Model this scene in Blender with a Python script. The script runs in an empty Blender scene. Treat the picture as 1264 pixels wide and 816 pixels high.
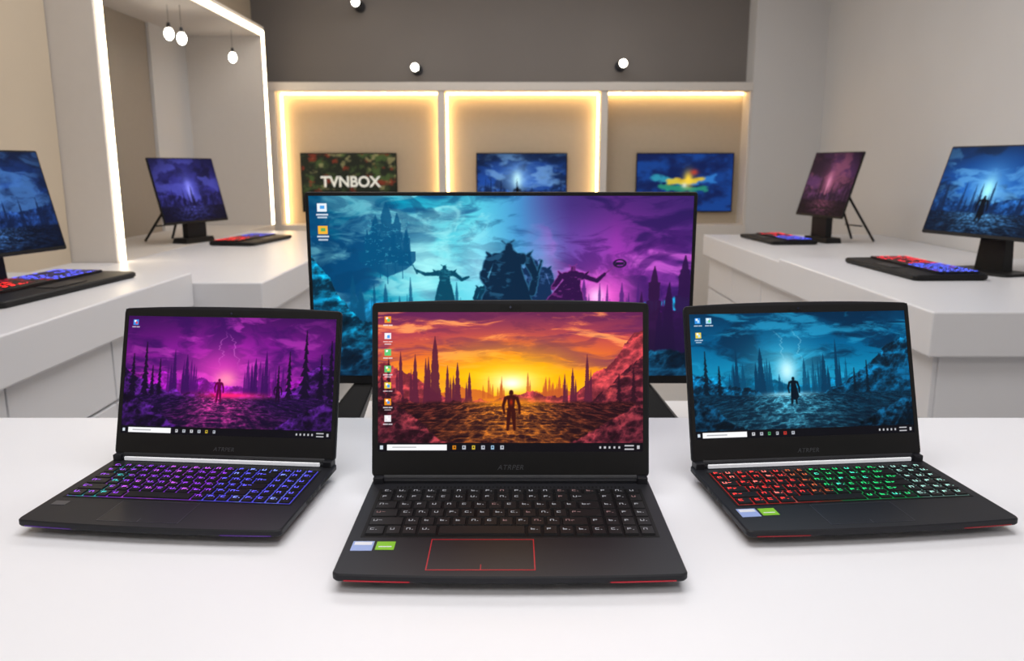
import bpy, math, random
import numpy as np
from mathutils import Vector, Matrix
random.seed(5)
T=0.75          # table height
sc=bpy.context.scene
sc.view_settings.view_transform='Standard'
sc.view_settings.look='None'

# ------------------------------------------------------------------ helpers
def s2l(c):
    o=[]
    for v in c:
        v=v/255.0
        o.append(v/12.92 if v<=0.04045 else ((v+0.055)/1.055)**2.4)
    return tuple(o)

def mat(name,col,rough=0.5,metal=0.0,spec=0.5,emit=None,es=0.0,var=0.06,nscale=30,bump=0.0,coat=0.0):
    m=bpy.data.materials.new(name); m.use_nodes=True
    nt=m.node_tree; b=nt.nodes['Principled BSDF']
    c=s2l(col)
    b.inputs['Roughness'].default_value=rough
    b.inputs['Metallic'].default_value=metal
    b.inputs['Specular IOR Level'].default_value=spec
    b.inputs['Coat Weight'].default_value=coat
    tc=nt.nodes.new('ShaderNodeTexCoord'); n=nt.nodes.new('ShaderNodeTexNoise')
    n.inputs['Scale'].default_value=nscale; n.inputs['Detail'].default_value=4
    nt.links.new(tc.outputs['Object'],n.inputs['Vector'])
    mx=nt.nodes.new('ShaderNodeMix'); mx.data_type='RGBA'
    mx.inputs[6].default_value=tuple(x*(1-var) for x in c)+(1,)
    mx.inputs[7].default_value=tuple(min(1,x*(1+var)) for x in c)+(1,)
    nt.links.new(n.outputs['Fac'],mx.inputs[0])
    nt.links.new(mx.outputs[2],b.inputs['Base Color'])
    if bump>0:
        bp=nt.nodes.new('ShaderNodeBump'); bp.inputs['Strength'].default_value=bump
        bp.inputs['Distance'].default_value=0.001
        nt.links.new(n.outputs['Fac'],bp.inputs['Height']); nt.links.new(bp.outputs['Normal'],b.inputs['Normal'])
    if emit is not None:
        b.inputs['Emission Color'].default_value=s2l(emit)+(1,)
        b.inputs['Emission Strength'].default_value=es
    return m

def attr_mat(name,strength,rough=0.3,spec=0.25):
    m=bpy.data.materials.new(name); m.use_nodes=True
    nt=m.node_tree; b=nt.nodes['Principled BSDF']
    b.inputs['Base Color'].default_value=(0.003,0.003,0.004,1)
    b.inputs['Roughness'].default_value=rough
    b.inputs['Specular IOR Level'].default_value=spec
    a=nt.nodes.new('ShaderNodeAttribute'); a.attribute_name='scr'
    nt.links.new(a.outputs['Color'],b.inputs['Emission Color'])
    b.inputs['Emission Strength'].default_value=strength
    return m

def link(o): sc.collection.objects.link(o); return o
def group(name,loc=(0,0,0),rz=0.0):
    e=bpy.data.objects.new(name,None); e.empty_display_size=0.1
    e.location=loc; e.rotation_euler=(0,0,rz); return link(e)

class MB:
    def __init__(s): s.v=[];s.f=[];s.m=[];s.sm=[]
    def add(s,vs,fs,mi=0,smooth=False):
        k=len(s.v); s.v+= [tuple(v) for v in vs]
        for f in fs: s.f.append([i+k for i in f]); s.m.append(mi); s.sm.append(smooth)
    def box(s,x0,x1,y0,y1,z0,z1,mi=0,ti=0.0):
        v=[(x0,y0,z0),(x1,y0,z0),(x1,y1,z0),(x0,y1,z0),(x0+ti,y0+ti,z1),(x1-ti,y0+ti,z1),(x1-ti,y1-ti,z1),(x0+ti,y1-ti,z1)]
        s.add(v,[(3,2,1,0),(4,5,6,7),(0,1,5,4),(1,2,6,5),(2,3,7,6),(3,0,4,7)],mi)
    def tube(s,p0,p1,r0,r1=None,n=16,mi=0):
        r1=r0 if r1 is None else r1
        p0=Vector(p0);p1=Vector(p1);d=(p1-p0).normalized()
        a=d.orthogonal().normalized(); b=d.cross(a)
        vs=[]
        for p,r in((p0,r0),(p1,r1)):
            for i in range(n):
                t=2*math.pi*i/n; vs.append(p+a*math.cos(t)*r+b*math.sin(t)*r)
        fs=[(i,(i+1)%n,n+(i+1)%n,n+i) for i in range(n)]
        s.add(vs,fs,mi,True); s.add(vs,[tuple(range(n-1,-1,-1)),tuple(range(n,2*n))],mi)
    def sphere(s,c,r,mi=0,nu=20,nv=12,sz=1.0):
        vs=[];fs=[]
        for j in range(nv+1):
            ph=math.pi*j/nv
            for i in range(nu):
                th=2*math.pi*i/nu
                vs.append((c[0]+r*math.sin(ph)*math.cos(th),c[1]+r*math.sin(ph)*math.sin(th),c[2]+r*sz*math.cos(ph)))
        for j in range(nv):
            for i in range(nu):
                fs.append((j*nu+i,(j+1)*nu+i,(j+1)*nu+(i+1)%nu,j*nu+(i+1)%nu))
        s.add(vs,fs,mi,True)
    def loft(s,rings,mi=0,smooth=False):
        n=len(rings[0]); vs=[p for r in rings for p in r]; fs=[]
        for k in range(len(rings)-1):
            for i in range(n):
                j=(i+1)%n; fs.append((k*n+i,k*n+j,(k+1)*n+j,(k+1)*n+i))
        s.add(vs,fs,mi,smooth)
        s.add(vs,[tuple(range(n-1,-1,-1)),tuple((len(rings)-1)*n+i for i in range(n))],mi)
    def obj(s,name,mats,parent=None,loc=(0,0,0),rot=(0,0,0),bevel=0,seg=2):
        me=bpy.data.meshes.new(name); me.from_pydata(s.v,[],s.f)
        for m in mats: me.materials.append(m)
        me.polygons.foreach_set('material_index',s.m)
        me.polygons.foreach_set('use_smooth',s.sm); me.update()
        o=bpy.data.objects.new(name,me); o.location=loc; o.rotation_euler=rot
        if parent: o.parent=parent
        link(o)
        if bevel:
            b=o.modifiers.new('bevel','BEVEL'); b.width=bevel; b.segments=seg; b.limit_method='ANGLE'
        return o

def rrect(x0,x1,y0,y1,r,nc=6,nf=16):
    pts=[]
    def arc(cx,cy,a0):
        for i in range(nc+1):
            a=math.radians(a0+90*i/nc); pts.append((cx+r*math.cos(a),cy+r*math.sin(a)))
    arc(x0+r,y0+r,180)
    for i in range(1,nf): pts.append((x0+r+(x1-x0-2*r)*i/nf,y0))
    arc(x1-r,y0+r,270); arc(x1-r,y1-r,0)
    for i in range(1,nf): pts.append((x1-r-(x1-x0-2*r)*i/nf,y1))
    arc(x0+r,y1-r,90)
    return pts

def colored(name,verts,faces,cols,material,parent,loc=(0,0,0),rot=(0,0,0)):
    me=bpy.data.meshes.new(name); me.from_pydata(verts,[],faces)
    a=me.color_attributes.new('scr','FLOAT_COLOR','POINT')
    c=np.ones((len(verts),4),dtype=np.float32); c[:,:3]=np.asarray(cols)
    a.data.foreach_set('color',c.ravel()); me.materials.append(material); me.update()
    o=bpy.data.objects.new(name,me); o.parent=parent; o.location=loc; o.rotation_euler=rot
    return link(o)

def screen(name,parent,w,h,arr,loc,rot,material):
    ny,nx=arr.shape[:2]
    xs=np.linspace(-w/2,w/2,nx); zs=np.linspace(h,0,ny)
    X,Z=np.meshgrid(xs,zs)
    v=np.stack([X.ravel(),np.zeros(nx*ny),Z.ravel()],1)
    i=np.arange(nx*ny).reshape(ny,nx)
    f=np.stack([i[1:,:-1].ravel(),i[1:,1:].ravel(),i[:-1,1:].ravel(),i[:-1,:-1].ravel()],1)
    a=np.clip(arr,0,255)/255.0
    lin=np.where(a<=0.04045,a/12.92,((a+0.055)/1.055)**2.4).reshape(-1,3)
    g=lin.mean(1,keepdims=True); lin=np.clip(g+(lin-g)*1.08,0,1)
    return colored(name,v.tolist(),f.tolist(),lin,material,parent,loc,rot)

# ------------------------------------------------------------------ painters
def vn(U,V,sx,sy,seed):
    rng=np.random.RandomState(seed); nx=int(sx)+5; ny=int(sy)+5; g=rng.rand(ny,nx)
    x=U*sx+1;y=V*sy+1
    xf=np.floor(x);yf=np.floor(y); fx=x-xf;fy=y-yf
    xi=xf.astype(int)%nx; yi=yf.astype(int)%ny; x2=(xi+1)%nx; y2=(yi+1)%ny
    fx=fx*fx*(3-2*fx);fy=fy*fy*(3-2*fy)
    return (g[yi,xi]*(1-fx)+g[yi,x2]*fx)*(1-fy)+(g[y2,xi]*(1-fx)+g[y2,x2]*fx)*fy
def fbm(U,V,sx,sy,o,seed):
    r=0;a=1;t=0
    for k in range(o):
        r=r+a*vn(U+.13*k,V+.07*k,max(1,int(sx*2**k)),max(1,int(sy*2**k)),seed+k*7); t+=a; a*=0.58
    return r/t
def rdg(U,V,sx,sy,o,seed):
    r=0;a=1;t=0
    for k in range(o):
        n=vn(U+.11*k,V+.05*k,max(1,int(sx*2**k)),max(1,int(sy*2**k)),seed+k*5); r=r+a*(1-np.abs(2*n-1))**2; t+=a; a*=.6
    return r/t
def ss(a,b,x):
    t=np.clip((x-a)/(b-a),0,1); return t*t*(3-2*t)
def mixc(img,c,m): return img*(1-m[...,None])+np.asarray(c,dtype=float)*m[...,None]
def grad(V,stops):
    ps=[s[0] for s in stops]
    return np.stack([np.interp(V,ps,[s[1][k] for s in stops]) for k in range(3)],-1)
def UV(nx,ny): return np.meshgrid(np.linspace(0,1,nx),np.linspace(0,1,ny))
def gl(U,V,cx,cy,rx,ry): return np.exp(-(((U-cx)/rx)**2+((V-cy)/ry)**2))
def clouds(U,V,sx,sy,seed,warp=.12):
    w1=fbm(U,V,3,4,4,seed+100)-.5; w2=fbm(U,V,3,4,4,seed+200)-.5
    return fbm(U+w1*warp*2,V+w2*warp*2,sx,sy,6,seed)
def ridge(img,U,V,top,amp,sx,seed,col,soft=0.006,tex=0.0,hi=None,sc_=1.0):
    t=top-amp*(fbm(U,V*0,sx,1,6,seed)-0.5)*2
    m=ss(t-soft,t+soft,V)
    c=np.asarray(col,float)*np.ones(img.shape)
    if tex>0:
        n=rdg(U+.3*V,V,14*sc_,10*sc_,5,seed+3); n2=fbm(U,V,50*sc_,34*sc_,3,seed+9)
        k=np.clip((n*.6+n2*.4-0.42)*3.4,-1,1)
        c=c*(1+tex*k)[...,None]
        if hi is not None:
            edge=np.exp(-np.clip(V-t,0,1)/.10)
            c=c+np.asarray(hi,float)*(np.clip(k,0,1)*(.35+.9*edge))[...,None]
    return img*(1-m[...,None])+c*m[...,None]
def spire(img,U,V,cx,top,base,hw,col,a=0.95,soft=0.002,seed=None):
    y=(V-top)/(base-top); sd=int(cx*1000)%997
    rng=np.random.RandomState(sd)
    w=np.full_like(y,.03)
    w=np.where(y>0,np.interp(y,[0,.22],[.03,.36]),w)
    for i,k in enumerate((.22,.38,.55,.74,.88)):
        k2=k+.06*(rng.rand()-.5); w=np.where(y>k2,.36+.13*(i+rng.rand()*.6),w)
    w=w*(.88+.24*vn(U*0,np.clip(y,0,1),1,40,sd+5))
    w2=np.where((y>.3),np.interp(y,[.3,.5,.5001,1],[0,.22,.3,.4]),0)
    m=ss(soft,-soft,np.abs(U-cx)-hw*w)
    m=np.maximum(m,ss(soft,-soft,np.abs(U-cx-hw*(.95 if rng.rand()<.5 else -.95))-hw*w2)*(y>.3))
    m=m*(y>0)*(y<1)
    return mixc(img,col,m*a)
def skyline(img,U,V,u0,u1,n,t0,t1,base,hw,col,seed):
    r=np.random.RandomState(seed)
    for i in range(n):
        cx=u0+(u1-u0)*r.rand(); img=spire(img,U,V,cx,t0+(t1-t0)*r.rand(),base,hw*(.6+.8*r.rand()),col,.8)
    return img
def tree(img,U,V,cx,top,base,hw,col):
    y=(V-top)/(base-top); n=9
    jag=vn(U*0+cx*3,np.clip(y,0,1),1,26,int(cx*900)+3)
    saw=(y*n+.3*np.sign(U-cx))%1.0
    w=hw*np.clip(y,0,1)*(0.30+0.7*saw)*(.7+.6*jag)+0.0016
    m=ss(0.003,-0.003,np.abs(U-cx)-w)*(y>0)*(y<1)
    return mixc(img,col,m*0.93)
def cap(X,Y,ax,ay,bx,by,r0,r1):
    dx,dy=bx-ax,by-ay
    t=np.clip(((X-ax)*dx+(Y-ay)*dy)/(dx*dx+dy*dy+1e-9),0,1)
    return np.hypot(X-ax-t*dx,Y-ay-t*dy)-(r0+(r1-r0)*t)
def figure(img,U,V,cx,foot,h,asp,col,bulk=1.0,cape=False):
    X=(U-cx)*asp/h; Y=(foot-V)/h
    d=cap(X,Y,0,.91,0,.94,.055,.05)
    for q in [(0,.78,0,.52,.10*bulk,.075*bulk),(-.08,.8,.08,.8,.055,.055),(-.045,.5,-.09,.02,.06*bulk,.033),(.045,.5,.08,.02,.06*bulk,.033),
              (-.14*bulk,.79,-.2*bulk,.60,.042*bulk,.034),(-.2*bulk,.6,-.17*bulk,.42,.034,.026),(.14*bulk,.79,.2*bulk,.6,.042*bulk,.034),(.2*bulk,.6,.2*bulk,.42,.034,.026)]:
        d=np.minimum(d,cap(X,Y,*q))
    if cape: d=np.minimum(d,cap(X,Y,0,.75,.03,.3,.09,.15))
    return mixc(img,col,ss(.02,-.02,d))
def knight(img,U,V,cx,foot,h,asp,col,rim,pose=0,flip=1):
    X=flip*(U-cx)*asp/h; Y=(foot-V)/h
    base=[(0,.905,0,.94,.048,.042),(0,.965,.05,1.0,.014,.006),(-.02,.95,-.07,.99,.012,.006),(-.13,.80,.13,.80,.07,.07),(-.2,.83,-.24,.88,.03,.008),(.2,.83,.25,.89,.03,.008),
          (0,.78,0,.55,.13,.10),(-.07,.5,-.15,.25,.085,.065),(-.15,.25,-.17,0,.06,.05),(.07,.5,.14,.26,.085,.065),(.14,.26,.17,0,.06,.05)]
    if pose==0: base+=[(-.2,.79,-.27,.6,.055,.045),(-.27,.6,-.18,.45,.045,.04),(.2,.79,.28,.6,.055,.045),(.28,.6,.24,.42,.045,.04),(.20,.28,.34,.78,.010,.016),(-.02,.7,-.1,.1,.16,.26),(.0,.6,.08,.1,.16,.24)]
    if pose==1: base+=[(-.2,.79,-.4,.78,.05,.04),(-.4,.78,-.58,.86,.04,.03),(.2,.79,.36,.66,.05,.04),(.36,.66,.5,.72,.04,.03),(-.58,.8,-.66,.98,.02,.01),(0,.6,0,.1,.12,.24)]
    if pose==2: base+=[(.2,.79,.38,.72,.05,.04),(.38,.72,.5,.84,.04,.03),(.46,.8,.72,1.02,.018,.012),(-.2,.79,-.32,.6,.05,.04),(-.05,.7,-.3,.15,.11,.26),(0,.6,.05,.1,.12,.2)]
    d=9
    for q in base: d=np.minimum(d,cap(X,Y,*q))
    n=(fbm(X*.5+.5,Y,20,20,3,int(cx*100))-.5)
    c=np.array(col,float); r=np.array(rim,float)*.6+c*.4
    img=mixc(img,r,ss(.012,-.010,d+.03*n)*.95)
    img=mixc(img,c,ss(.006,-.012,d+.02*n+.006)*.95)
    lit=np.clip((n*3+.5*(Y-.5)+.6*np.clip(-X,-.3,.3)),0,1)*(d<-.012)
    return mixc(img,r,ss(.35,.8,lit)*.55)
def rect(img,U,V,u0,v0,u1,v1,col,a=1.0):
    m=((U>=u0)&(U<=u1)&(V>=v0)&(V<=v1)).astype(float)*a
    return mixc(img,col,m)
def ground(img,U,V,gt,cx,seed,lo,mid,hot,spread=.16,amt=1.0):
    gm=ss(gt-.012,gt+.02,V+.03*(fbm(U,V*0,20,1,5,seed)-.5))
    P=np.clip((V-gt)/(1-gt),.0,1); Uw=(U-cx)/(.30+.7*P)+.5
    n=fbm(Uw,P**.55,20,16,5,seed+1); r=rdg(Uw,P**.55,18,22,4,seed+2)
    k=np.clip((n*.5+r*.5-.34)*2.6,0,1)**1.4
    pr=np.exp(-((U-cx)/(spread+.20*P))**2)
    lo=np.array(lo,float);mid=np.array(mid,float);hot=np.array(hot,float)
    c=lo+(mid-lo)*k[...,None]+(hot-mid)*(k*pr*amt*(1-.45*P))[...,None]
    c=c+hot*.20*(pr*(1-P))[...,None]
    c=c*(1-.40*(P*np.abs(U-cx)*2))[...,None]
    return img*(1-gm[...,None])+c*gm[...,None]
def desktop_ui(img,U,V,cols,n,search=(0.035,0.27),seed=1,bar=0.935):
    rng=np.random.RandomState(seed)
    pal=[(90,200,120),(240,240,245),(240,150,50),(70,150,230),(220,70,60),(240,210,80),(180,220,250)]
    for c in range(cols):
        for r in range(n if c==0 else max(1,n-1)):
            u=0.025+c*0.05; v=0.03+r*0.118
            if v>bar-0.1: break
            pc=pal[rng.randint(len(pal))]; q=pal[rng.randint(len(pal))]
            img=rect(img,U,V,u,v,u+0.024,v+0.046,pc,0.9)
            img=rect(img,U,V,u+0.004,v+0.006,u+0.012,v+0.022,(250,250,250),0.9)
            img=rect(img,U,V,u+0.010,v+0.018,u+0.020,v+0.038,q,0.9)
            img=rect(img,U,V,u-0.006,v+0.060,u+0.012,v+0.068,(235,235,240),0.7)
            img=rect(img,U,V,u+0.015,v+0.060,u+0.030,v+0.068,(235,235,240),0.7)
            if r%2: img=rect(img,U,V,u,v+0.076,u+0.024,v+0.084,(235,235,240),0.6)
    img=rect(img,U,V,0,bar,1,1,(14,13,18),0.97)
    m=bar+(1-bar)*0.2; M=bar+(1-bar)*0.82
    img=rect(img,U,V,search[0],m,search[1],M,(238,238,240))
    img=rect(img,U,V,search[0]+.02,bar+.028,search[0]+.11,bar+.036,(140,140,145),.8)
    img=rect(img,U,V,.008,m+.006,.02,M-.006,(220,230,240),.9)
    for k in range(6):
        u=search[1]+0.022+k*0.036
        img=rect(img,U,V,u,m+.006,u+.013,M-.006,(215,220,230) if k%2 else pal[rng.randint(len(pal))],.8)
        img=rect(img,U,V,u+.004,m+.014,u+.009,M-.014,(20,20,26),.8)
    for k in range(5): img=rect(img,U,V,.835+k*.018,m+.012,.842+k*.018,M-.012,(225,225,230),.8)
    img=rect(img,U,V,.93,m+.004,.965,m+.014,(225,225,230),.8); img=rect(img,U,V,.93,M-.012,.965,M-.003,(225,225,230),.8)
    img=rect(img,U,V,.978,m+.006,.988,M-.008,(225,225,230),.8)
    return img

def paint_sunset(nx=600,ny=320):
    U,V=UV(nx,ny)
    img=grad(V,[(0,(118,50,86)),(.16,(176,70,82)),(.32,(222,106,64)),(.46,(250,160,60)),(.58,(252,184,70)),(1,(120,50,30))])
    c=clouds(U,V*1.3,3,7,11,.14); c2=clouds(U,V*1.4,6,14,42,.1); c3=clouds(U,V,9,22,142,.08)
    m=ss(.44,.64,c)*(1-ss(.34,.56,V)*.85)
    img=mixc(img,(104,42,86),m*.8)
    img=mixc(img,(236,122,88),ss(.48,.62,c2)*(1-ss(.3,.5,V))*(1-m*.5)*.7)
    img=mixc(img,(255,176,110),ss(.56,.70,c2)*(1-ss(.35,.5,V))*.6)
    img=mixc(img,(96,38,76),ss(.52,.68,c3)*(1-ss(.25,.45,V))*.45)
    img=mixc(img,(76,30,72),ss(.22,-.1,V)*ss(.3,.6,1-c2)*.5)
    g=gl(U,V,.5,.48,.30,.24); img=mixc(img,(255,170,36),g*.75)
    st=ss(.45,.6,clouds(U,V,4,14,67,.05)); g=gl(U,V,.5,.47,.2,.16); img=mixc(img,(255,214,64),g*(.70+.25*st))
    g=gl(U,V,.505,.5,.085,.07); img=mixc(img,(255,246,160),g)
    g=gl(U,V,.505,.51,.035,.035); img=mixc(img,(255,255,235),g)
    img=ridge(img,U,V,.585-.14*np.abs(U-.5),.05,16,5,(206,112,54),.006)
    img=skyline(img,U,V,.34,.47,7,.46,.54,.62,.007,(190,94,50),4); img=skyline(img,U,V,.56,.70,8,.42,.52,.62,.008,(186,90,52),6)
    img=ridge(img,U,V,.61-.44*ss(.66,1.0,U)-.20*ss(.36,.0,U),.11,9,23,(124,48,58),.005,.35,(90,34,22))
    for cx,tp,hw in[(.215,.17,.026),(.14,.30,.016),(.30,.36,.016),(.345,.43,.012),(.262,.38,.012),(.085,.28,.014),(.735,.40,.012),(.79,.30,.014),(.705,.44,.009),(.18,.33,.012)]:
        img=spire(img,U,V,cx,tp,.66,hw,(88,34,54))
    img=ridge(img,U,V,.665-.38*ss(.76,1.04,U)-.20*ss(.22,-.05,U),.08,13,31,(70,27,40),.005,.55,(110,44,26))
    for cx,tp in[(.04,.34),(.965,.40),(.91,.44),(.015,.44)]: img=tree(img,U,V,cx,tp,.75,.02,(44,18,30))
    img=ground(img,U,V,.64,.5,77,(30,12,20),(112,48,44),(246,150,60),.14)
    img=ridge(img,U,V,.80-.20*ss(.25,-.02,U)-.16*ss(.75,1.02,U)+.3*gl(U,V*0,.5,0,.24,1),.06,12,36,(46,18,28),.01,.7,(104,42,34))
    img=mixc(img,(255,160,50),gl(U,V,.5,.645,.12,.03)*.75)
    img=figure(img,U,V,.503,.845,.29,1.89,(56,18,16),1.0)
    img=mixc(img,(200,60,36),gl(U,V,.503,.645,.006,.02)*.7)
    return desktop_ui(img,U,V,1,8,(.035,.26),3)

def paint_purple(nx=440,ny=240):
    U,V=UV(nx,ny)
    img=grad(V,[(0,(74,24,96)),(.25,(136,40,150)),(.5,(186,60,186)),(.62,(180,64,172)),(1,(30,14,60))])
    c=clouds(U,V,4,5,3,.2); img=mixc(img,(58,20,92),ss(.42,.62,c)*.8)
    c=clouds(U,V,6,9,33,.16); img=mixc(img,(226,84,214),ss(.50,.70,c)*.6*(V<.6))
    img=mixc(img,(34,14,58),(1-gl(U,V,.5,.4,.5,.6))*.6)
    img=mixc(img,(240,84,196),gl(U,V,.47,.46,.17,.2)*.75)
    img=mixc(img,(255,150,180),gl(U,V,.49,.53,.05,.07)*.9)
    for o,sd in((0,8),(.05,18)):
        bolt=np.abs(U-.47-o-.14*(fbm(U*0,V,1,8,5,sd)-.5)); img=mixc(img,(250,150,240),ss(.005,0,bolt)*ss(.45,.3,V)*ss(.1,.2,V)*.35)
    img=ridge(img,U,V,.56-.2*np.abs(U-.48),.09,10,12,(114,34,126),.006,.3,(60,20,60))
    img=skyline(img,U,V,.18,.42,9,.36,.5,.66,.012,(74,24,100),3); img=skyline(img,U,V,.55,.78,9,.34,.5,.66,.012,(74,24,100),5)
    for cx,tp,hw in[(.3,.32,.018),(.24,.28,.016),(.63,.34,.016),(.68,.28,.016)]: img=spire(img,U,V,cx,tp,.66,hw,(56,20,84))
    img=ridge(img,U,V,.65-.26*ss(.68,1.0,U)-.2*ss(.26,-.05,U),.09,12,41,(34,16,56),.005,.6,(76,28,96))
    for cx,tp,hw in[(.865,.10,.034),(.79,.28,.024),(.94,.3,.028),(.10,.22,.028),(.04,.32,.028),(.17,.36,.018),(.74,.4,.015),(.985,.18,.028),(.135,.42,.02)]:
        img=tree(img,U,V,cx,tp,.76,hw,(20,11,34))
    img=ground(img,U,V,.67,.47,71,(20,11,40),(64,28,96),(226,76,160),.10)
    img=ridge(img,U,V,.82-.16*ss(.3,-.02,U)-.14*ss(.7,1.02,U)+.3*gl(U,V*0,.5,0,.22,1),.06,12,36,(22,11,38),.01,.7,(56,24,80))
    img=mixc(img,(255,60,120),gl(U,V,.52,.66,.14,.024)*.9)
    img=figure(img,U,V,.46,.72,.20,1.75,(90,10,60),.9)
    img=figure(img,U,V,.74,.71,.16,1.75,(30,10,40),1.0)
    return desktop_ui(img,U,V,1,1,(.035,.24),8)

def paint_blue(nx=440,ny=240):
    U,V=UV(nx,ny)
    img=grad(V,[(0,(12,50,82)),(.25,(22,90,134)),(.5,(40,136,176)),(.62,(46,136,170)),(1,(8,28,48))])
    c=clouds(U,V,4,5,13,.2); img=mixc(img,(8,38,66),ss(.42,.62,c)*.8)
    c=clouds(U,V,6,9,133,.16); img=mixc(img,(60,166,210),ss(.51,.70,c)*.6*(V<.6))
    img=mixc(img,(90,204,236),gl(U,V,.42,.44,.15,.22)*.65)
    img=mixc(img,(206,246,252),gl(U,V,.43,.47,.04,.10)*.9)
    for o,sd in((-.03,9),(.06,19)):
        bolt=np.abs(U-.43-o-.14*(fbm(U*0,V,1,8,5,sd)-.5)); img=mixc(img,(180,236,250),ss(.005,0,bolt)*ss(.45,.3,V)*ss(.1,.2,V)*.3)
    img=ridge(img,U,V,.57-.16*np.abs(U-.44),.08,10,52,(26,94,130),.006,.3,(20,50,60))
    img=skyline(img,U,V,.18,.40,8,.36,.5,.66,.012,(18,68,100),13); img=skyline(img,U,V,.5,.74,9,.34,.5,.66,.012,(18,68,100),15)
    for cx,tp,hw in[(.31,.28,.024),(.6,.34,.02),(.66,.22,.014),(.2,.28,.014)]: img=spire(img,U,V,cx,tp,.66,hw,(14,54,84))
    img=ridge(img,U,V,.64-.44*ss(.62,1.0,U)-.2*ss(.28,-.05,U),.10,11,61,(12,42,64),.005,.65,(28,84,110))
    for cx,tp,hw in[(.06,.3,.02),(.12,.42,.018),(.8,.4,.014),(.74,.46,.012)]: img=tree(img,U,V,cx,tp,.72,hw,(8,26,40))
    img=ground(img,U,V,.65,.44,81,(8,28,46),(24,72,100),(100,190,216),.11)
    img=ridge(img,U,V,.84-.16*ss(.3,-.02,U)-.14*ss(.7,1.02,U)+.3*gl(U,V*0,.45,0,.24,1),.06,12,39,(7,24,38),.01,.7,(20,56,76))
    img=mixc(img,(170,230,245),gl(U,V,.43,.66,.1,.018)*.7)
    img=figure(img,U,V,.455,.74,.22,1.75,(6,20,32),1.0,True)
    return desktop_ui(img,U,V,2,2,(.03,.23),5)

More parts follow.
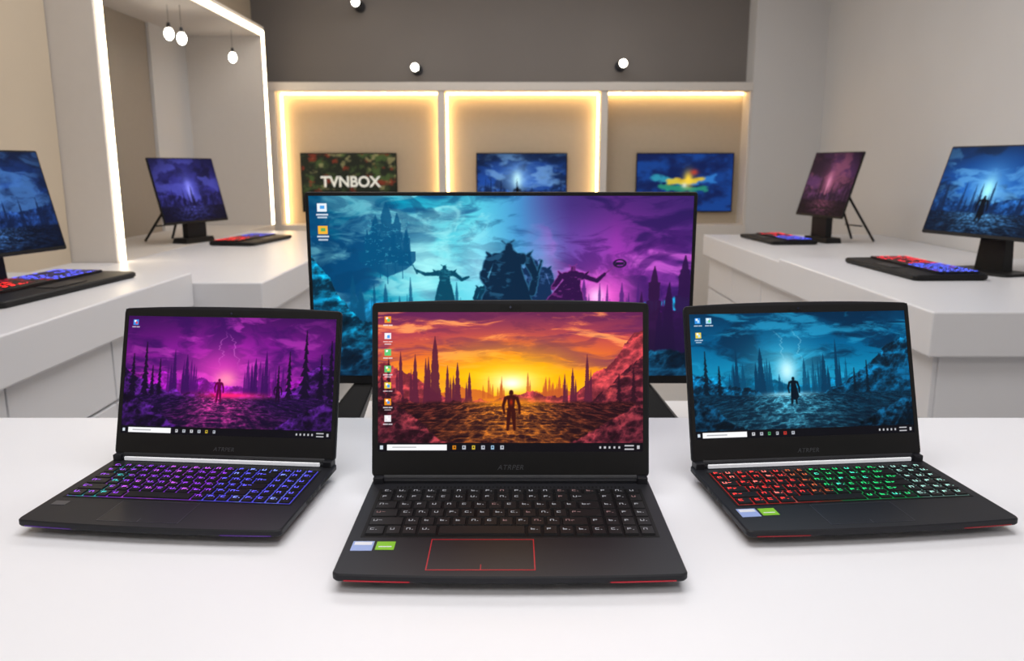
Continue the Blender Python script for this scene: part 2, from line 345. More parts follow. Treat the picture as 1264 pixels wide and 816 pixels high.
def paint_big(nx=680,ny=340):
    U,V=UV(nx,ny); asp=1.99
    A=[(0,(22,104,136)),(.25,(40,154,184)),(.42,(92,204,220)),(.55,(80,146,200)),(.68,(106,74,160)),(.8,(150,64,168)),(1,(98,48,132))]
    img=grad(U,A)
    c=clouds(U,V,4,5,90,.25); img=mixc(img,(18,58,108),ss(.43,.64,c)*.75*ss(.75,.5,U)); img=mixc(img,(46,26,86),ss(.42,.62,c)*.85*ss(.5,.70,U))
    c=clouds(U,V,6,7,97,.2); img=mixc(img,(160,234,238),ss(.49,.68,c)*.7*ss(.62,.4,U))
    img=mixc(img,(206,104,210),ss(.48,.68,c)*.75*ss(.55,.72,U))
    c=clouds(U,V,12,14,197,.15); img=mixc(img,(16,60,100),ss(.50,.70,c)*.5*ss(.65,.5,U)); img=mixc(img,(60,28,96),ss(.48,.68,c)*.6*ss(.55,.68,U))
    img=mixc(img,(34,28,80),ss(.32,0.,V)*ss(.5,.72,U)*.6)
    img=mixc(img,(12,60,94),ss(.3,0.,U)*.35)
    img=mixc(img,(174,244,244),gl(U,V,.30,.40,.08,.2)*.75)
    img=mixc(img,(170,230,246),gl(U,V,.44,.38,.06,.22)*.6)
    img=mixc(img,(150,200,240),gl(U,V,.61,.45,.05,.2)*.5)
    img=mixc(img,(250,110,216),gl(U,V,.77,.55,.07,.12)*.95)
    img=mixc(img,(255,210,250),gl(U,V,.752,.55,.022,.05)*.85)
    cit=(20,78,118)
    for cx,tp,b,hw in[(.2,.03,.34,.036),(.172,.10,.36,.024),(.228,.09,.36,.026),(.25,.18,.38,.016),(.15,.2,.36,.018)]:
        img=spire(img,U,V,cx,tp,b,hw,cit,.85)
    t=.33+.10*np.clip(1-np.abs(U-.2)/.075,0,1)**.7+.02*(fbm(U,V*0,40,1,4,5)-.5)
    m=ss(.004,-.004,V-t-.015)*(V>.30)*(np.abs(U-.2)<.075); img=mixc(img,cit,m*.85)
    for k in range(5):
        uu=.16+k*.02; img=mixc(img,cit,((np.abs(U-uu)<.0015)*(V>.35)*(V<.42+.03*(k%3)))*.6)
    wl=rdg(U,V,60,50,2,9)>.82; img=mixc(img,(90,190,210),wl*(np.abs(U-.2)<.06)*(V>.12)*(V<.38)*.35)
    img=ridge(img,U,V,.60-.03*U,.10,8,91,(34,100,138),.008,.3,(20,50,60))
    img=skyline(img,U,V,.02,.45,14,.42,.55,.75,.012,(22,78,114),33); img=skyline(img,U,V,.6,.95,12,.44,.55,.75,.012,(70,36,106),35)
    top=.72-.44*ss(.15,-.02,U)-.16*gl(U,V*0,.53,0,.10,1)-.12*ss(.85,1,U)-.12*gl(U,V*0,.70,0,.05,1)
    L=ridge(img,U,V,top,.12,10,95,(14,50,72),.005,.65,(40,130,150))
    Rr=ridge(img,U,V,top,.12,10,95,(52,22,74),.005,.65,(150,50,140))
    w=ss(.58,.72,U)[...,None]; img=L*(1-w)+Rr*w
    dk=(12,34,58)
    img=knight(img,U,V,.350,.62,.25,asp,(16,66,90),(70,160,180),1)
    img=knight(img,U,V,.590,.68,.34,asp,(20,42,76),(90,130,190),0,-1)
    img=knight(img,U,V,.462,.70,.24,asp,(14,52,76),(60,150,170),0)
    img=knight(img,U,V,.52,.74,.50,asp,dk,(80,150,190),0)
    img=knight(img,U,V,.690,.70,.33,asp,(42,18,62),(200,90,190),2)
    img=spire(img,U,V,.905,.38,.85,.035,(46,22,60)); img=spire(img,U,V,.985,.32,.9,.045,(44,22,66)); img=spire(img,U,V,.945,.47,.9,.025,(40,20,60))
    img=ridge(img,U,V,.84-.24*gl(U,V*0,.53,0,.14,1),.06,12,99,(12,40,60),.008,.65,(36,96,120))
    img=mixc(img,(8,16,34),ss(.55,1.05,V)*.45)
    e=np.hypot((U-.812)*asp,(V-.365)*1.5); img=mixc(img,(24,20,44),ss(.003,-.003,np.abs(e-.030)-.006)*.9); img=rect(img,U,V,.801,.357,.823,.373,(24,20,44),.9)
    for r,(a,b) in enumerate([((235,240,245),(70,150,220)),((240,180,70),(80,160,90))]):
        v=.04+r*.12
        img=rect(img,U,V,.022,v,.046,v+.045,a,.95); img=rect(img,U,V,.028,v+.012,.04,v+.03,b,.9)
        img=rect(img,U,V,.018,v+.055,.05,v+.064,(240,240,245),.8); img=rect(img,U,V,.022,v+.072,.046,v+.08,(240,240,245),.7)
    return img

def paint_small(seed,base,hi,cx=.5,cy=.5,nx=220,ny=140,fig=True):
    U,V=UV(nx,ny); b=np.array(base,float); h=np.array(hi,float)
    img=grad(V,[(0,tuple(b*.7)),(.5,tuple(b*1.1)),(1,tuple(b*.3))])
    c=clouds(U,V,3,4,seed,.2); img=mixc(img,b*.35,ss(.42,.64,c)*.75)
    c=clouds(U,V,4,6,seed+50,.2); img=mixc(img,h*.9,ss(.48,.68,c)*.7)
    img=mixc(img,h,gl(U,V,cx,cy,.16,.28)*.75)
    img=mixc(img,np.minimum(h*1.3+40,255),gl(U,V,cx,cy,.05,.14)*.85)
    img=ridge(img,U,V,.68-.3*np.abs(U-cx),.1,7,seed+3,b*.6,.01,.4,h*.3)
    img=skyline(img,U,V,.05,.95,10,.35,.6,.85,.02,b*.45,seed)
    img=ground(img,U,V,.76,cx,seed+8,b*.2,b*.6,h,.2)
    if fig: img=figure(img,U,V,cx,.86,.30,1.6,b*.15,1.2,True)
    img=mixc(img,b*.3,ss(.5,.95,np.hypot(U-.5,V-.5)*1.4)*.5)
    return img
def paint_tv_green():
    U,V=UV(140,90); img=np.ones((90,140,3))*np.array((34,36,28.))
    c=fbm(U,V,9,7,5,4); img=mixc(img,(70,86,48),ss(.5,.7,c)*.8); c=fbm(U,V,11,8,4,14); img=mixc(img,(120,50,38),ss(.58,.72,c)*.8)
    c=fbm(U,V,14,10,4,24); img=mixc(img,(140,130,90),ss(.62,.76,c)*.7)
    return mixc(img,(12,14,14),ss(.55,.8,V)*.85)
def paint_tv_logo():
    U,V=UV(160,100); img=np.ones((100,160,3))*np.array((20,32,76.))
    c=fbm(U,V,4,4,5,24); img=mixc(img,(34,70,140),ss(.45,.7,c)*.8)
    c=fbm(U,V,12,14,4,25)-.5
    for (ax,ay,bx,by,col) in((.22,.42,.42,.52,(60,150,170)),(.58,.52,.80,.42,(60,120,190)),(.3,.58,.7,.62,(50,140,110)),(.36,.5,.66,.44,(220,184,60))):
        d=cap(U,V,ax,ay,bx,by,.05,.05)+.12*c; img=mixc(img,col,ss(.02,-.02,d)*.85)
    img=mixc(img,(236,200,80),gl(U,V,.54,.44,.05,.14)); img=mixc(img,(200,70,50),gl(U,V,.60,.32,.04,.05)*.8); img=mixc(img,(235,240,220),gl(U,V,.5,.55,.03,.04)*.8)
    return img
# ------------------------------------------------------------------ materials
M_scr=attr_mat('screen_pixels',1.14,.35,.06)
M_leg=attr_mat('key_backlight',1.6,.5,.1)
M_body=mat('laptop_black_aluminium',(28,29,35),.5,0.1,.35,nscale=400,var=.08,bump=.03)
M_bez=mat('bezel_black_plastic',(13,13,15),.5,0,.3)
M_key=mat('keycap_plastic',(19,19,23),.5,0,.35)
M_dark=mat('matte_black',(8,8,10),.6,0,.3)
M_pad=mat('touchpad_glass',(27,28,34),.42,.0,.35)
M_red=mat('red_trim',(160,26,40),.4,.1,emit=(210,30,50),es=.22)
M_grey=mat('grey_trim',(96,98,106),.35,.7)
M_silver=mat('silver_hinge_sheen',(236,237,240),.35,.1,emit=(220,224,232),es=.35)  # pale tone and slight emission stand in for the metal's reflection
M_purpl=mat('purple_lightbar',(50,18,80),.4,emit=(110,50,200),es=.2)
M_redl=mat('red_lightbar',(100,10,20),.4,emit=(200,20,30),es=.2)
M_stb=mat('sticker_blue',(150,170,225),.4); M_stw=mat('sticker_white',(225,228,236),.4); M_stg=mat('sticker_green',(130,195,30),.4)
M_logo=mat('logo_silver',(80,82,88),.4,.5)
M_lens=mat('camera_lens',(40,46,70),.1,0,.8)
M_white=mat('white_laminate',(232,233,239),.4,0,.35,var=.01,nscale=6)
M_counter=mat('counter_lacquer',(222,222,226),.35,0,.4,var=.015,nscale=5)
M_plinth=mat('plinth_grey',(120,120,124),.5)
M_wallw=mat('wall_white_paint',(208,207,207),.8,0,.2,var=.02,nscale=3,bump=.1)
M_wallb=mat('wall_beige_paint',(196,181,160),.8,0,.2,var=.03,nscale=3,bump=.1)
M_wallg=mat('wall_taupe_paint',(124,119,116),.8,0,.2,var=.04,nscale=3,bump=.1)
M_frame=mat('frame_offwhite',(212,206,200),.55,0,.3,var=.02)
M_niche=mat('niche_back_beige',(184,170,150),.75,0,.2,var=.04)
M_recess=mat('recess_panel_taupe',(156,147,136),.5,0,.4,var=.04)
M_floor=mat('polished_concrete_floor',(176,174,172),.25,0,.5,var=.08,nscale=4)
M_ceil=mat('ceiling_paint',(200,198,196),.9,0,.2)
M_led=mat('led_strip_warm_white',(255,244,224),.5,emit=(255,232,196),es=9)
M_ledw=mat('led_strip_amber',(255,220,165),.5,emit=(255,212,145),es=14)
M_bulb=mat('bulb_glass_lit',(255,250,240),.3,emit=(255,246,230),es=12)
M_metal=mat('brushed_metal_dark',(60,60,64),.4,.7)
M_panel=mat('ceiling_fill_diffuser',(250,250,250),.5,emit=(255,250,244),es=1.5)  # glowing face of the added ceiling fill panels
M_scrtext=mat('on_screen_text',(190,190,185),.5,emit=(235,235,225),es=.45)

# ------------------------------------------------------------------ keyboard parts
ROWS=[[1]*18,[1]*13+[2]+[1]*3,[1.5]+[1]*12+[1.5]+[1]*3,[1.75]+[1]*11+[2.25]+[1]*3,[2.25]+[1]*10+[1.75]+[1]*4,[1.25,1,1,1.25,5.5]+[1]*8]
def add_keys(parent,x0,x1,y0,y1,z,colf,leg_int=1.0,glow=1.0,seed=1,kh=.0022,big=1.0):
    rng=random.Random(seed); mb=MB(); V=[];F=[];C=[]
    def q(xa,xb,ya,yb,zz,c):
        k=len(V); V.extend([(xa,ya,zz),(xb,ya,zz),(xb,yb,zz),(xa,yb,zz)]); F.append((k,k+1,k+2,k+3)); C.extend([c]*4)
    hs=[.68,1,1,1,1,1]; tot=sum(hs); W=x1-x0; Hh=y1-y0; y=y1; pit=W/18
    for r,row in enumerate(ROWS):
        rh=Hh*hs[r]/tot; x=x0
        for w in row:
            kw=w*pit; g=.0013
            mb.box(x+g,x+kw-g,y-rh+g,y-g,z,z+kh,0,.0007)
            c=colf(((x+kw/2)-x0)/W,r/5.0,rng); c=tuple(v*leg_int for v in s2l(c))
            cx=x+g+pit*.34; cy=y-rh*.42; s=pit*.125*big; t=.00038*pit/.018*big; zz=z+kh+.00012
            if w<5 and sum(c)>1e-4:
                p=rng.randint(0,4)
                q(cx-s,cx-s+2*t,cy-s,cy+s,zz,c)
                if p in(0,1,4): q(cx-s,cx+s,cy+s-2*t,cy+s,zz,c)
                if p in(0,2,3): q(cx-s,cx+s,cy-s,cy-s+2*t,zz,c)
                if p in(1,3): q(cx+s-2*t,cx+s,cy-s,cy+s,zz,c)
                if p in(2,4): q(cx-s,cx+s,cy-t,cy+t,zz,c)
                if rng.random()<.5: q(cx+s*1.7,cx+s*2.4,cy-s,cy-s+2*t,zz,c)
                if w>1.4: q(cx+s*1.6,cx+s*3.4,cy-t,cy+t,zz,c)
            x+=kw
        y-=rh
    mb.obj('keycaps',[M_key],parent)
    colored('key_legends',V,F,C,M_leg,parent)
    n=60;V=[];F=[];C=[]
    for j in range(2):
        for i in range(n+1):
            V.append((x0+W*i/n,y0+Hh*j,z+.0002)); c=colf(i/n,.5,random.Random(i)); C.append(tuple(v*glow for v in s2l(c)))
    for i in range(n): F.append((i,i+1,n+1+i+1,n+1+i))
    colored('backlight_plate',V,F,C,M_leg,parent)

def laptop(name,loc,yaw,W,D,H,tilt,arr,colf,style,leg_int,glow,pad_c=-.03,seed=1,trim=None):
    g=group(name,loc,yaw); bow=.006
    def ring(sx,fr,bk,z,r=.007):
        pts=rrect(-W/2+sx,W/2-sx,-D+fr,.014-bk,r)
        return [(x,y-(bow*(1-(2*x/W)**2) if y<-D/2 else 0),z) for x,y in pts]
    mb=MB()
    mb.loft([ring(.012,.040,.010,.0035),ring(.004,.012,.004,.0085),ring(.001,.001,.0,.0118),ring(0,0,0,.0135),ring(0,0,0,.0185),ring(.0012,.0012,.001,.0200)],0)
    mb.obj('base_chassis',[M_body],g)
    mb=MB()
    for sx in(-1,1):
        for yy in(-D*.75,-.02): mb.tube((sx*W*.38,yy,0),(sx*W*.38,yy,.006),.008,n=14)
    mb.obj('rubber_feet',[M_dark],g)
    mb=MB()
    for sx in(-1,1):
        xs=sorted((sx*(W/2-.0015),sx*(W/2+.0004)))
        for k in range(9): mb.box(xs[0],xs[1],-.012-k*.0052-.0034,-.012-k*.0052,.0140,.0178)
        for a,b in((-.075,-.066),(-.092,-.079),(-.112,-.098)): mb.box(xs[0],xs[1],a,b,.0138,.0178)
    mb.obj('side_vents_and_ports',[M_dark],g)
    if trim is not None:
        mb=MB()
        def yf(x): return -D-bow*(1-(2*x/W)**2)-.0004
        for sx in(-1,1):
            for i in range(14):
                xa=sx*W*(.28+.0155*i);xb=sx*W*(.28+.0155*(i+1))
                if abs(xb)>W/2-.007: break
                p=[(xa,yf(xa),.0125),(xb,yf(xb),.0125),(xb,yf(xb),.0140),(xa,yf(xa),.0140)]
                mb.add(p,[(3,2,1,0)] if sx<0 else [(0,1,2,3)],0)
        mb.obj('front_light_accent',[trim],g)
    ky1,ky0=-.105*D,-.645*D; kx=W*.452
    mb=MB(); mb.box(-kx-.003,kx+.003,ky0-.003,ky1+.003,.0192,.0203); mb.obj('keyboard_well',[M_dark],g)
    add_keys(g,-kx,kx,ky0,ky1,.0203,colf,leg_int,glow,seed,big=1.0 if style=='red' else 1.25)
    mb=MB()
    for i in range(60):
        x=-W*.40+W*.8*i/59; mb.box(x-.0012,x+.0012,-.075*D,-.055*D,.0198,.0202)
    mb.obj('speaker_grille',[M_dark],g)
    pw=W*.153; px=pad_c; py1,py0=-.685*D,-.965*D
    mb=MB(); t=.0010 if style=='red' else .0006
    mb.box(px-pw,px+pw,py0,py1,.0196,.0202,0)
    mb.box(px-pw-t,px+pw+t,py0-t,py0,.0196,.0204,1); mb.box(px-pw-t,px+pw+t,py1,py1+t,.0196,.0204,1)
    mb.box(px-pw-t,px-pw,py0,py1,.0196,.0204,1); mb.box(px+pw,px+pw+t,py0,py1,.0196,.0204,1)
    mb.box(px-.0004,px+.0004,py0,py0+(py1-py0)*.16,.0196,.0204,1)
    mb.obj('touchpad',[M_pad,M_red if style=='red' else M_grey],g)
    if style!='purple':
        sx=-W*.475; sy=-.70*D
        mb=MB(); mb.box(sx,sx+.023,sy-.022,sy,.0199,.0204,0); mb.box(sx+.002,sx+.021,sy-.009,sy-.002,.0203,.02055,1)
        mb.box(sx+.026,sx+.046,sy-.020,sy-.001,.0199,.0204,2); mb.box(sx+.029,sx+.043,sy-.014,sy-.012,.0203,.02055,1)
        mb.obj('palmrest_stickers',[M_stb,M_stw,M_stg],g)
    else:
        sx=-W*.46; sy=-.72*D
        mb=MB(); mb.box(sx,sx+.018,sy-.012,sy,.0199,.0204,0); mb.obj('palmrest_sticker',[M_grey],g)
    mb=MB()
    mb.tube((-W*.455,.006,.0235),(W*.455,.006,.0235),.0068,n=20)
    mb.box(-W*.455,W*.455,-.003,.006,.018,.0245,0)
    for sx in(-1,1):
        a,b=sorted((sx*W*.455,sx*W*.492)); mb.box(a,b,-.006,.013,.018,.0285,0)
    mb.obj('hinge_barrel',[M_body],g,bevel=.001)
    if style!='red':
        mb=MB(); mb.box(-W*.44,W*.44,-.0060,-.0025,.0210,.0262); mb.obj('silver_hinge_strip',[M_silver],g,bevel=.0008)  # silver strip, not a lamp; its glow imitates reflected light
    L=(0,.004,.022); R=(-tilt,0,0)
    def lring(ins,y):
        pts=rrect(-W/2+ins,W/2-ins,.004+ins,H-ins,.006)
        return [(x,y,z+(.0040*(1-abs(2*x/W)**2.5) if z>H/2 else 0)) for x,z in pts]
    mb=MB(); mb.loft([lring(.0010,-.0018),lring(0,-.0010),lring(0,.0030),lring(.002,.0048)],0)
    mb.obj('lid_shell',[M_body],g,L,R)
    mb=MB()
    zb,zt=.160*H,.948*H; dw=W*.956
    mb.box(-W/2+.002,W/2-.002,-.0030,-.0012,.007,zb,0)
    mb.box(-W/2+.002,W/2-.002,-.0030,-.0012,zt,H-.001,0)
    mb.box(-W/2+.002,-dw/2,-.0030,-.0012,zb,zt,0); mb.box(dw/2,W/2-.002,-.0030,-.0012,zb,zt,0)
    mb.obj('screen_bezel',[M_bez],g,L,R)
    c_,s_=math.cos(tilt),math.sin(tilt); yl=-.0024
    screen('display_panel',g,dw,zt-zb,arr,(0,L[1]+yl*c_+zb*s_,L[2]-yl*s_+zb*c_),R,M_scr)
    mb=MB(); mb.box(-.014,.014,-.0034,-.0028,H-.008,H-.003,0); mb.tube((0,-.0040,H-.0055),(0,-.0030,H-.0055),.0016,n=12,mi=1)
    mb.obj('webcam',[M_dark,M_lens],g,L,R)
    cu=bpy.data.curves.new('lid_logo_text','FONT'); cu.body='ATRPER'; cu.size=.0090*W/.36; cu.align_x='CENTER'; cu.extrude=.0002; cu.space_character=1.1; cu.shear=.25
    cu.materials.append(M_logo); o=bpy.data.objects.new('lid_logo_text',cu); o.parent=g
    zc=.060*H; yl=-.0034; o.location=(0,L[1]+yl*c_+zc*s_,L[2]-yl*s_+zc*c_); o.rotation_euler=(math.pi/2-tilt,0,0); link(o)
    return g

def c_white(x,r,rng):
    v=rng.random(); return (205,205,212) if v<.85 else (180,140,140)
def c_purple(x,r,rng):
    v=rng.random()
    if x<.18: return (60,190,190) if v<.35 else (150,70,220)
    if x<.6: return (150,60,235) if v<.8 else (200,90,240)
    return (96,90,255) if v<.8 else (130,150,255)
def c_rg(x,r,rng):
    v=rng.random()
    if x<.36: return (250,56,52) if v<.85 else (255,120,110)
    if x<.44: return (190,90,50)
    if x<.8: return (30,205,110) if v<.8 else (60,220,180)
    return (150,200,190)

laptop('laptop',(-.002,.985,T),0,.358,.239,.229,math.radians(12),paint_sunset(),c_white,'red',.50,.004,-.030,1,M_red)
laptop('laptop',(-.398,1.056,T),math.radians(-5.3),.315,.198,.209,math.radians(17),paint_purple(),c_purple,'purple',1.7,.42,-.015,2,M_purpl)
laptop('laptop',(.407,1.051,T),math.radians(5.9),.328,.192,.218,math.radians(18),paint_blue(),c_rg,'rg',1.7,.22,-.012,3,M_redl)

# ------------------------------------------------------------------ monitors
def monitor(name,x,y,zb,zs,yaw,tilt,w,h,arr,stand,bz=.006,chin=.012,th=.016):
    g=group(name,(x,y,zs),yaw); L=(0,0,zb-zs); R=(-tilt,0,0)
    def ring(i,yy): return [(a,yy,b) for a,b in rrect(-w/2+i,w/2-i,i,h-i,.005,4,4)]
    mb=MB(); mb.loft([ring(.0006,-.001),ring(0,0),ring(0,th*.5),ring(.012,th)],0)
    mb.obj('housing',[M_bez],g,L,R)
    mb=MB(); mb.box(-w*.28,w*.28,th-.002,th+(.010 if stand=='wall' else .022),h*.2,h*.7,0,.004); mb.obj('rear_electronics_bulge',[M_bez],g,L,R)
    c,s=math.cos(tilt),math.sin(tilt); yl=-.0018
    screen('display_panel',g,w-2*bz,h-bz-chin,arr,(0,yl*c+chin*s,zb-zs-yl*s+chin*c),R,M_scr)
    hz=zb-zs
    mb=MB()
    if stand=='foot':
        mb.loft([[(a,b,0) for a,b in rrect(-.13,.13,-.02,.13,.03,5,3)],[(a,b,.010) for a,b in rrect(-.127,.127,-.017,.127,.028,5,3)]])
        yk=h*.45*s+th
        mb.loft([[(-.06,.05,.008),(.06,.05,.008),(.06,.10,.008),(-.06,.10,.008)],
                 [(-.045,yk+.005,hz+h*.42*c),(.045,yk+.005,hz+h*.42*c),(.045,yk+.03,hz+h*.42*c),(-.045,yk+.03,hz+h*.42*c)]])
        mb.obj('stand',[M_bez],g,bevel=.002)
    elif stand=='easel':
        mb.box(-.11,.11,-.01,.09,0,.03,0,.006); mb.box(-.07,.07,.012,.05,.02,hz+.05,0)
        top=(0,h*.62*s+th+.012,hz+h*.62*c)
        for sx in(-1,1): mb.tube((sx*.02,top[1],top[2]),(sx*.10,.30,.006),.007,.007,12)
        mb.tube((-.075,.235,.09),(.075,.235,.09),.004,.004,10)
        mb.obj('easel_stand',[M_bez],g)
    elif stand=='splayed':
        for sx in(-1,1):
            a=[(sx*.24,.016,hz+.02),(sx*.27,.016,hz+.02),(sx*.27,.03,hz+.02),(sx*.24,.03,hz+.02)]
            b=[(sx*.29,-.05,.0),(sx*.37,-.05,.0),(sx*.37,.10,.0),(sx*.29,.10,.0)]
            b2=[(p[0],p[1],.012) for p in b]
            if sx<0: a=a[::-1]; b=b[::-1]; b2=b2[::-1]
            mb.loft([b,b2,a])
        mb.box(-.28,.28,.014,.03,hz+.005,hz+.04)
        mb.obj('splayed_feet',[M_bez],g,bevel=.003)
    elif stand=='wall':
        mb.box(-.12,.12,th+.008,.034,h*.3,h*.6); mb.obj('wall_mount',[M_metal],g,L,R)
    return g
monitor('desktop_monitor',-.020,1.52,.757,.64,0,0.0,.728,.366,paint_big(),'splayed',.007,.016,.02)
monitor('desktop_monitor',-1.575,2.50,.895,.79,math.radians(76),math.radians(14),.52,.335,paint_small(5,(34,62,130),(90,140,210),.45,.55),'foot')
monitor('desktop_monitor',1.683,2.917,.918,.79,math.radians(-71.4),math.radians(19),.54,.345,paint_small(15,(30,76,150),(110,180,240),.42,.5),'foot')
monitor('desktop_monitor',-1.752,4.555,.862,.75,math.radians(67.5),math.radians(15),.48,.365,paint_small(25,(48,46,116),(88,90,186),.5,.5,fig=False),'easel')
monitor('desktop_monitor',1.715,4.585,.893,.75,math.radians(-77),math.radians(17),.44,.37,paint_small(35,(72,42,78),(140,80,104),.5,.5,fig=False),'easel')

for i,(xc,w,arr) in enumerate(((-1.255,.74,paint_tv_green()),(.075,.70,paint_small(45,(40,74,150),(130,176,226),.45,.45)),(1.33,.75,paint_tv_logo()))):
    g=monitor('television',xc,6.354,.82,.82,0,0,w,.45,arr,'wall',.008,.010,.02)
    if i==0:
        cu=bpy.data.curves.new('on_screen_text','FONT'); cu.body='TVNBOX'; cu.size=.112; cu.align_x='CENTER'; cu.offset=.003
        cu.materials.append(M_scrtext)
        o=bpy.data.objects.new('on_screen_text',cu); o.parent=g; o.location=(.01,-.004,.195); o.rotation_euler=(math.pi/2,0,0); link(o)

# ------------------------------------------------------------------ gaming keyboards on counters
K0=(0,0,0)
def c_rb(x,r,rng):
    v=rng.random()
    if x<.45: return (255,40,40) if v<.8 else (90,14,18)
    if x<.6: return (120,20,40) if v<.6 else K0
    return (80,90,255) if v<.65 else (40,30,90)
def c_br(x,r,rng):
    v=rng.random()
    if x<.5: return (255,40,60) if v<.7 else (80,14,20)
    return (80,100,255) if v<.8 else (120,60,200)
def kboard(x,y,z,yaw,L,Dp,colf,seed):
    g=group('gaming_keyboard',(x,y,z),yaw)
    def ring(i,zz,zz2): return [(a,b,zz+(zz2-zz)*(b+Dp/2)/Dp) for a,b in rrect(-L/2+i,L/2-i,-Dp/2+i,Dp/2-i,.02,5,4)]
    mb=MB(); mb.loft([ring(.008,0,0),ring(0,.006,.006),ring(0,.016,.018),ring(.004,.020,.022)]); mb.obj('case',[M_bez],g)
    k=group('key_field',(0,0,.022),0); k.parent=g
    add_keys(k,-L*.45,L*.45,-Dp*.14,Dp*.42,0.0005,colf,3.2,.05,seed,.006,2.0)
    mb=MB(); mb.box(-L*.12,L*.12,-Dp*.42,-Dp*.20,.018,.0225); mb.obj('touchpad',[M_pad],g)
kboard(-1.49,2.50,.79,math.radians(84),.66,.30,c_rb,11)
kboard(1.475,2.985,.79,math.radians(-88),.55,.26,c_br,12)
kboard(-1.47,4.60,.75,math.radians(82),.52,.26,c_rb,13)
kboard(1.52,4.66,.75,math.radians(-86),.52,.26,c_br,14)

# ------------------------------------------------------------------ display table
g=group('display_table',(0,0,0))
mb=MB(); mb.box(-1.05,1.05,.38,1.325,.705,T); mb.obj('tabletop',[M_white],g,bevel=.003,seg=3)
mb=MB(); mb.box(-1.0,-.95,.42,1.29,0,.705); mb.box(.95,1.0,.42,1.29,0,.705); mb.box(-.95,.95,1.20,1.23,.12,.705); mb.obj('panel_legs',[M_white],g,bevel=.003)
g=group('monitor_pedestal',(0,0,0))
mb=MB(); mb.box(-.44,.44,1.40,1.80,.60,.64); mb.box(-.42,.42,1.42,1.78,.06,.60); mb.box(-.38,.38,1.45,1.75,0,.06,1); mb.obj('cabinet',[M_counter,M_plinth],g,bevel=.003)

# ------------------------------------------------------------------ counters
def counter(x0,x1,y0,y1,h,s):
    g=group('display_counter',(0,0,0))
    mb=MB(); mb.box(x0,x1,y0,y1,h-.125,h); mb.obj('counter_top',[M_counter],g,bevel=.006,seg=3)
    X0,X1=(x0+.05,x1) if s>0 else (x0,x1-.05)
    mb=MB(); mb.box(X0,X1,y0+.04,y1-.02,.10,h-.125)
    P0,P1=(X0+.04,X1) if s>0 else (X0,X1-.04)
    mb.box(P0,P1,y0+.07,y1-.05,0,.10,1); mb.obj('carcass',[M_counter,M_plinth],g,bevel=.003)
    mb=MB(); fx=X0 if s>0 else X1; n=3; Ln=(y1-y0-.08)/n
    for i in range(n):
        ya=y0+.04+i*Ln+.004; yb=ya+Ln-.008; xs=sorted((fx,fx-s*.014))
        mb.box(xs[0],xs[1],ya,yb,.11,h-.33); mb.box(xs[0],xs[1],ya,yb,h-.32,h-.135)
    mb.obj('drawer_fronts',[M_counter],g,bevel=.002)
counter(-1.945,-1.17,1.3,2.945,.79,-1)
counter(-1.745,-.92,2.955,5.4,.75,-1)
counter(1.12,2.295,2.12,3.395,.79,1)
counter(1.20,2.295,3.405,5.1,.75,1)

# ------------------------------------------------------------------ room shell
def shell(name,boxes,m,bev=0):
    mb=MB()
    for b in boxes: mb.box(*b)
    return mb.obj(name,m if isinstance(m,list) else [m],bevel=bev)
CH=2.8
shell('floor',[(-2.4,2.4,-2.1,6.6,-.1,0)],M_floor)
shell('ceiling',[(-2.4,2.4,-2.1,6.6,CH,CH+.1)],M_ceil)
shell('wall_right',[(2.3,2.4,-2.1,6.6,0,CH)],M_wallw)
shell('wall_front',[(-2.4,2.3,-2.1,-2.0,0,CH)],M_wallw)
shell('wall_left',[(-2.4,-1.95,-2.0,3.575,0,CH),(-2.4,-1.95,6.025,6.4,0,CH),(-2.4,-1.95,3.575,6.025,2.135,CH)],M_wallb)
shell('wall_left_recess',[(-2.4,-2.3,3.575,6.025,0,2.135)],M_recess)
shell('trim_1',[(-2.3,-2.28,5.36,5.94,.75,2.055)],M_wallw)
shell('counter_filler',[(-1.95,-1.75,2.955,3.575,0,.75)],M_counter)  # filler block of the far left counter, split off as its own object
shell('wall_back',[(-2.4,2.3,6.4,6.6,0,CH)],M_wallg)
shell('column',[(1.775,2.3,6.2,6.4,0,CH)],M_wallw)
shell('baseboard_front',[(-1.95,2.3,-2.0,-1.985,0,.1)],M_frame)

# LED portal on the left wall
g=group('led_portal_frame',(0,0,0))
mb=MB(); mb.box(-2.30,-1.75,3.58,3.66,0,2.13); mb.box(-2.30,-1.75,5.94,6.02,0,2.13); mb.box(-2.30,-1.75,3.66,5.94,2.055,2.13); mb.box(-2.30,-1.75,3.66,5.94,.0,.75)
mb.obj('frame',[M_frame],g,bevel=.002)
mb=MB(); mb.box(-1.752,-1.742,3.61,3.65,.755,2.10); mb.box(-1.752,-1.742,5.95,5.985,.755,2.10); mb.box(-1.752,-1.742,3.65,5.95,2.065,2.10)
mb.obj('led_strip',[M_led],g)

# niche unit with cove LEDs
g=group('niche_display_unit',(0,0,0))
mb=MB()
for a,b in((-1.95,-1.75),(-.55,-.50),(.66,.71),(1.755,1.775)): mb.box(a,b,6.2,6.40,.73,1.714)
mb.box(-1.95,1.775,6.19,6.40,1.714,1.775); mb.box(-1.95,1.775,6.19,6.40,.0,.73)
mb.obj('frame',[M_frame],g,bevel=.003)
mb=MB(); N=[(-1.75,-.55),(-.50,.66),(.71,1.755)]
for a,b in N: mb.box(a,b,6.390,6.40,.73,1.714)
mb.obj('niche_backs',[M_niche],g)
mb=MB()
for i,(a,b) in enumerate(N):
    mb.box(a+.01,b-.01,6.345,6.362,1.698,1.712)
    if i<2: mb.box(a+.002,a+.014,6.345,6.362,.74,1.70)
    if i==1: mb.box(b-.014,b-.002,6.345,6.362,.74,1.70)
    if i==0: mb.box(b-.012,b-.002,6.345,6.362,.74,1.70)
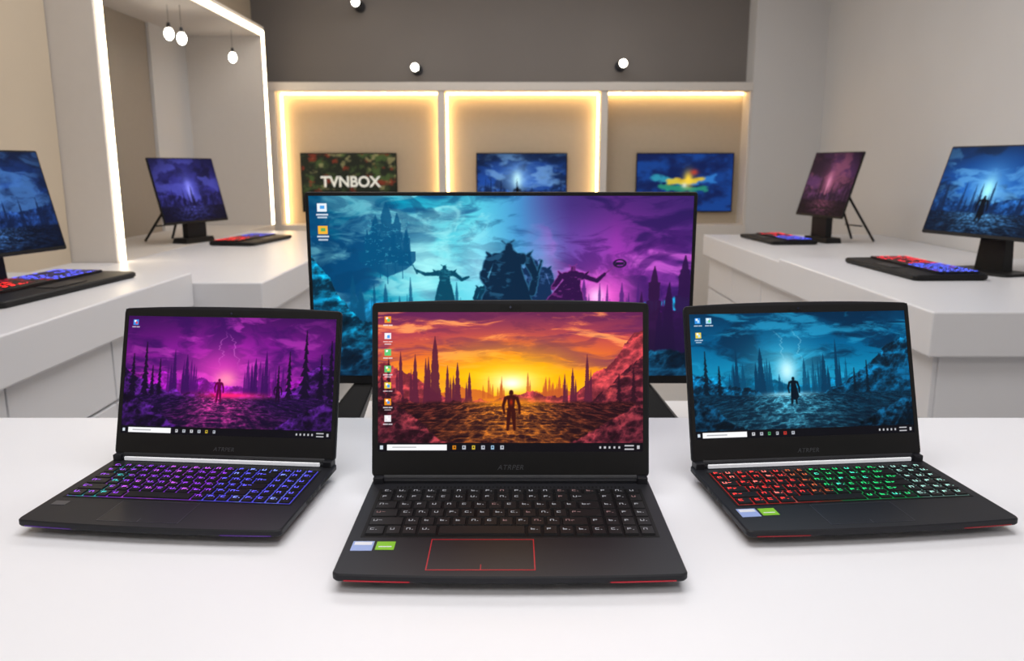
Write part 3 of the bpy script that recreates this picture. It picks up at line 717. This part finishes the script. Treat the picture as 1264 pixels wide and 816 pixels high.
mb.obj('cove_led_strips',[M_ledw],g)

for x,y,z in((-1.93,4.8,1.90),(-1.86,4.8,1.875),(-1.86,5.65,1.88)):
    g=group('pendant_lamp',(x,y,z))
    mb=MB(); mb.sphere((0,0,0),.026,0,sz=1.35); mb.obj('bulb',[M_bulb],g)
    mb=MB(); mb.tube((0,0,.03),(0,0,.06),.012,.008,14); mb.tube((0,0,.06),(0,0,2.055-z),.0014,.0014,8); mb.obj('cord_and_socket',[M_metal],g)
for x,z in((-.712,1.88),(.815,1.908),(-1.13,2.33)):
    g=group('wall_spotlight',(x,6.2,z))
    mb=MB(); mb.sphere((0,0,0),.029,0); mb.obj('bulb',[M_bulb],g)
    mb=MB(); mb.tube((0,.02,.0),(0,.10,.0),.024,.032,18); mb.tube((0,.09,0),(0,.2,0),.010,.010,12); mb.tube((0,.19,0),(0,.2,0),.04,.04,18); mb.obj('bracket',[M_metal],g)

# ------------------------------------------------------------------ ceiling fill lights, added out of view to brighten table and room
for x,y,sx,sy,P in((0,.9,2.2,.9,19.5),(0,-1.0,2.6,1.0,13),(0,3.2,2.4,1.0,27),(0,5.2,2.4,.6,9)):
    g=group('ceiling_fill',(x,y,CH))
    mb=MB(); mb.box(-sx/2,sx/2,-sy/2,sy/2,-.02,0); mb.obj('diffuser',[M_panel],g)
    mb=MB()
    for b in((-sx/2-.03,-sx/2,-sy/2-.03,sy/2+.03),(sx/2,sx/2+.03,-sy/2-.03,sy/2+.03),(-sx/2,sx/2,-sy/2-.03,-sy/2),(-sx/2,sx/2,sy/2,sy/2+.03)): mb.box(*b,-.03,0)
    mb.obj('housing',[M_frame],g)
    l=bpy.data.lights.new('fill_lamp','AREA'); l.shape='RECTANGLE'; l.size=sx; l.size_y=sy; l.energy=P; l.color=(1,.985,.98)
    o=bpy.data.objects.new('fill_lamp',l); o.parent=g; o.location=(0,0,-.04); link(o)
w=bpy.data.worlds.new('world'); sc.world=w; w.use_nodes=True
w.node_tree.nodes['Background'].inputs[0].default_value=(.8,.85,.9,1); w.node_tree.nodes['Background'].inputs[1].default_value=.3

# ------------------------------------------------------------------ camera
cd=bpy.data.cameras.new('camera'); cam=bpy.data.objects.new('camera',cd); link(cam)
cam.location=(0,0,1.17); cam.rotation_euler=(math.radians(90-11.47),0,0)
cd.sensor_width=36; cd.lens=1000/1264*36; cd.clip_start=.01
cd.dof.use_dof=True; cd.dof.focus_distance=1.02; cd.dof.aperture_fstop=8
sc.camera=cam
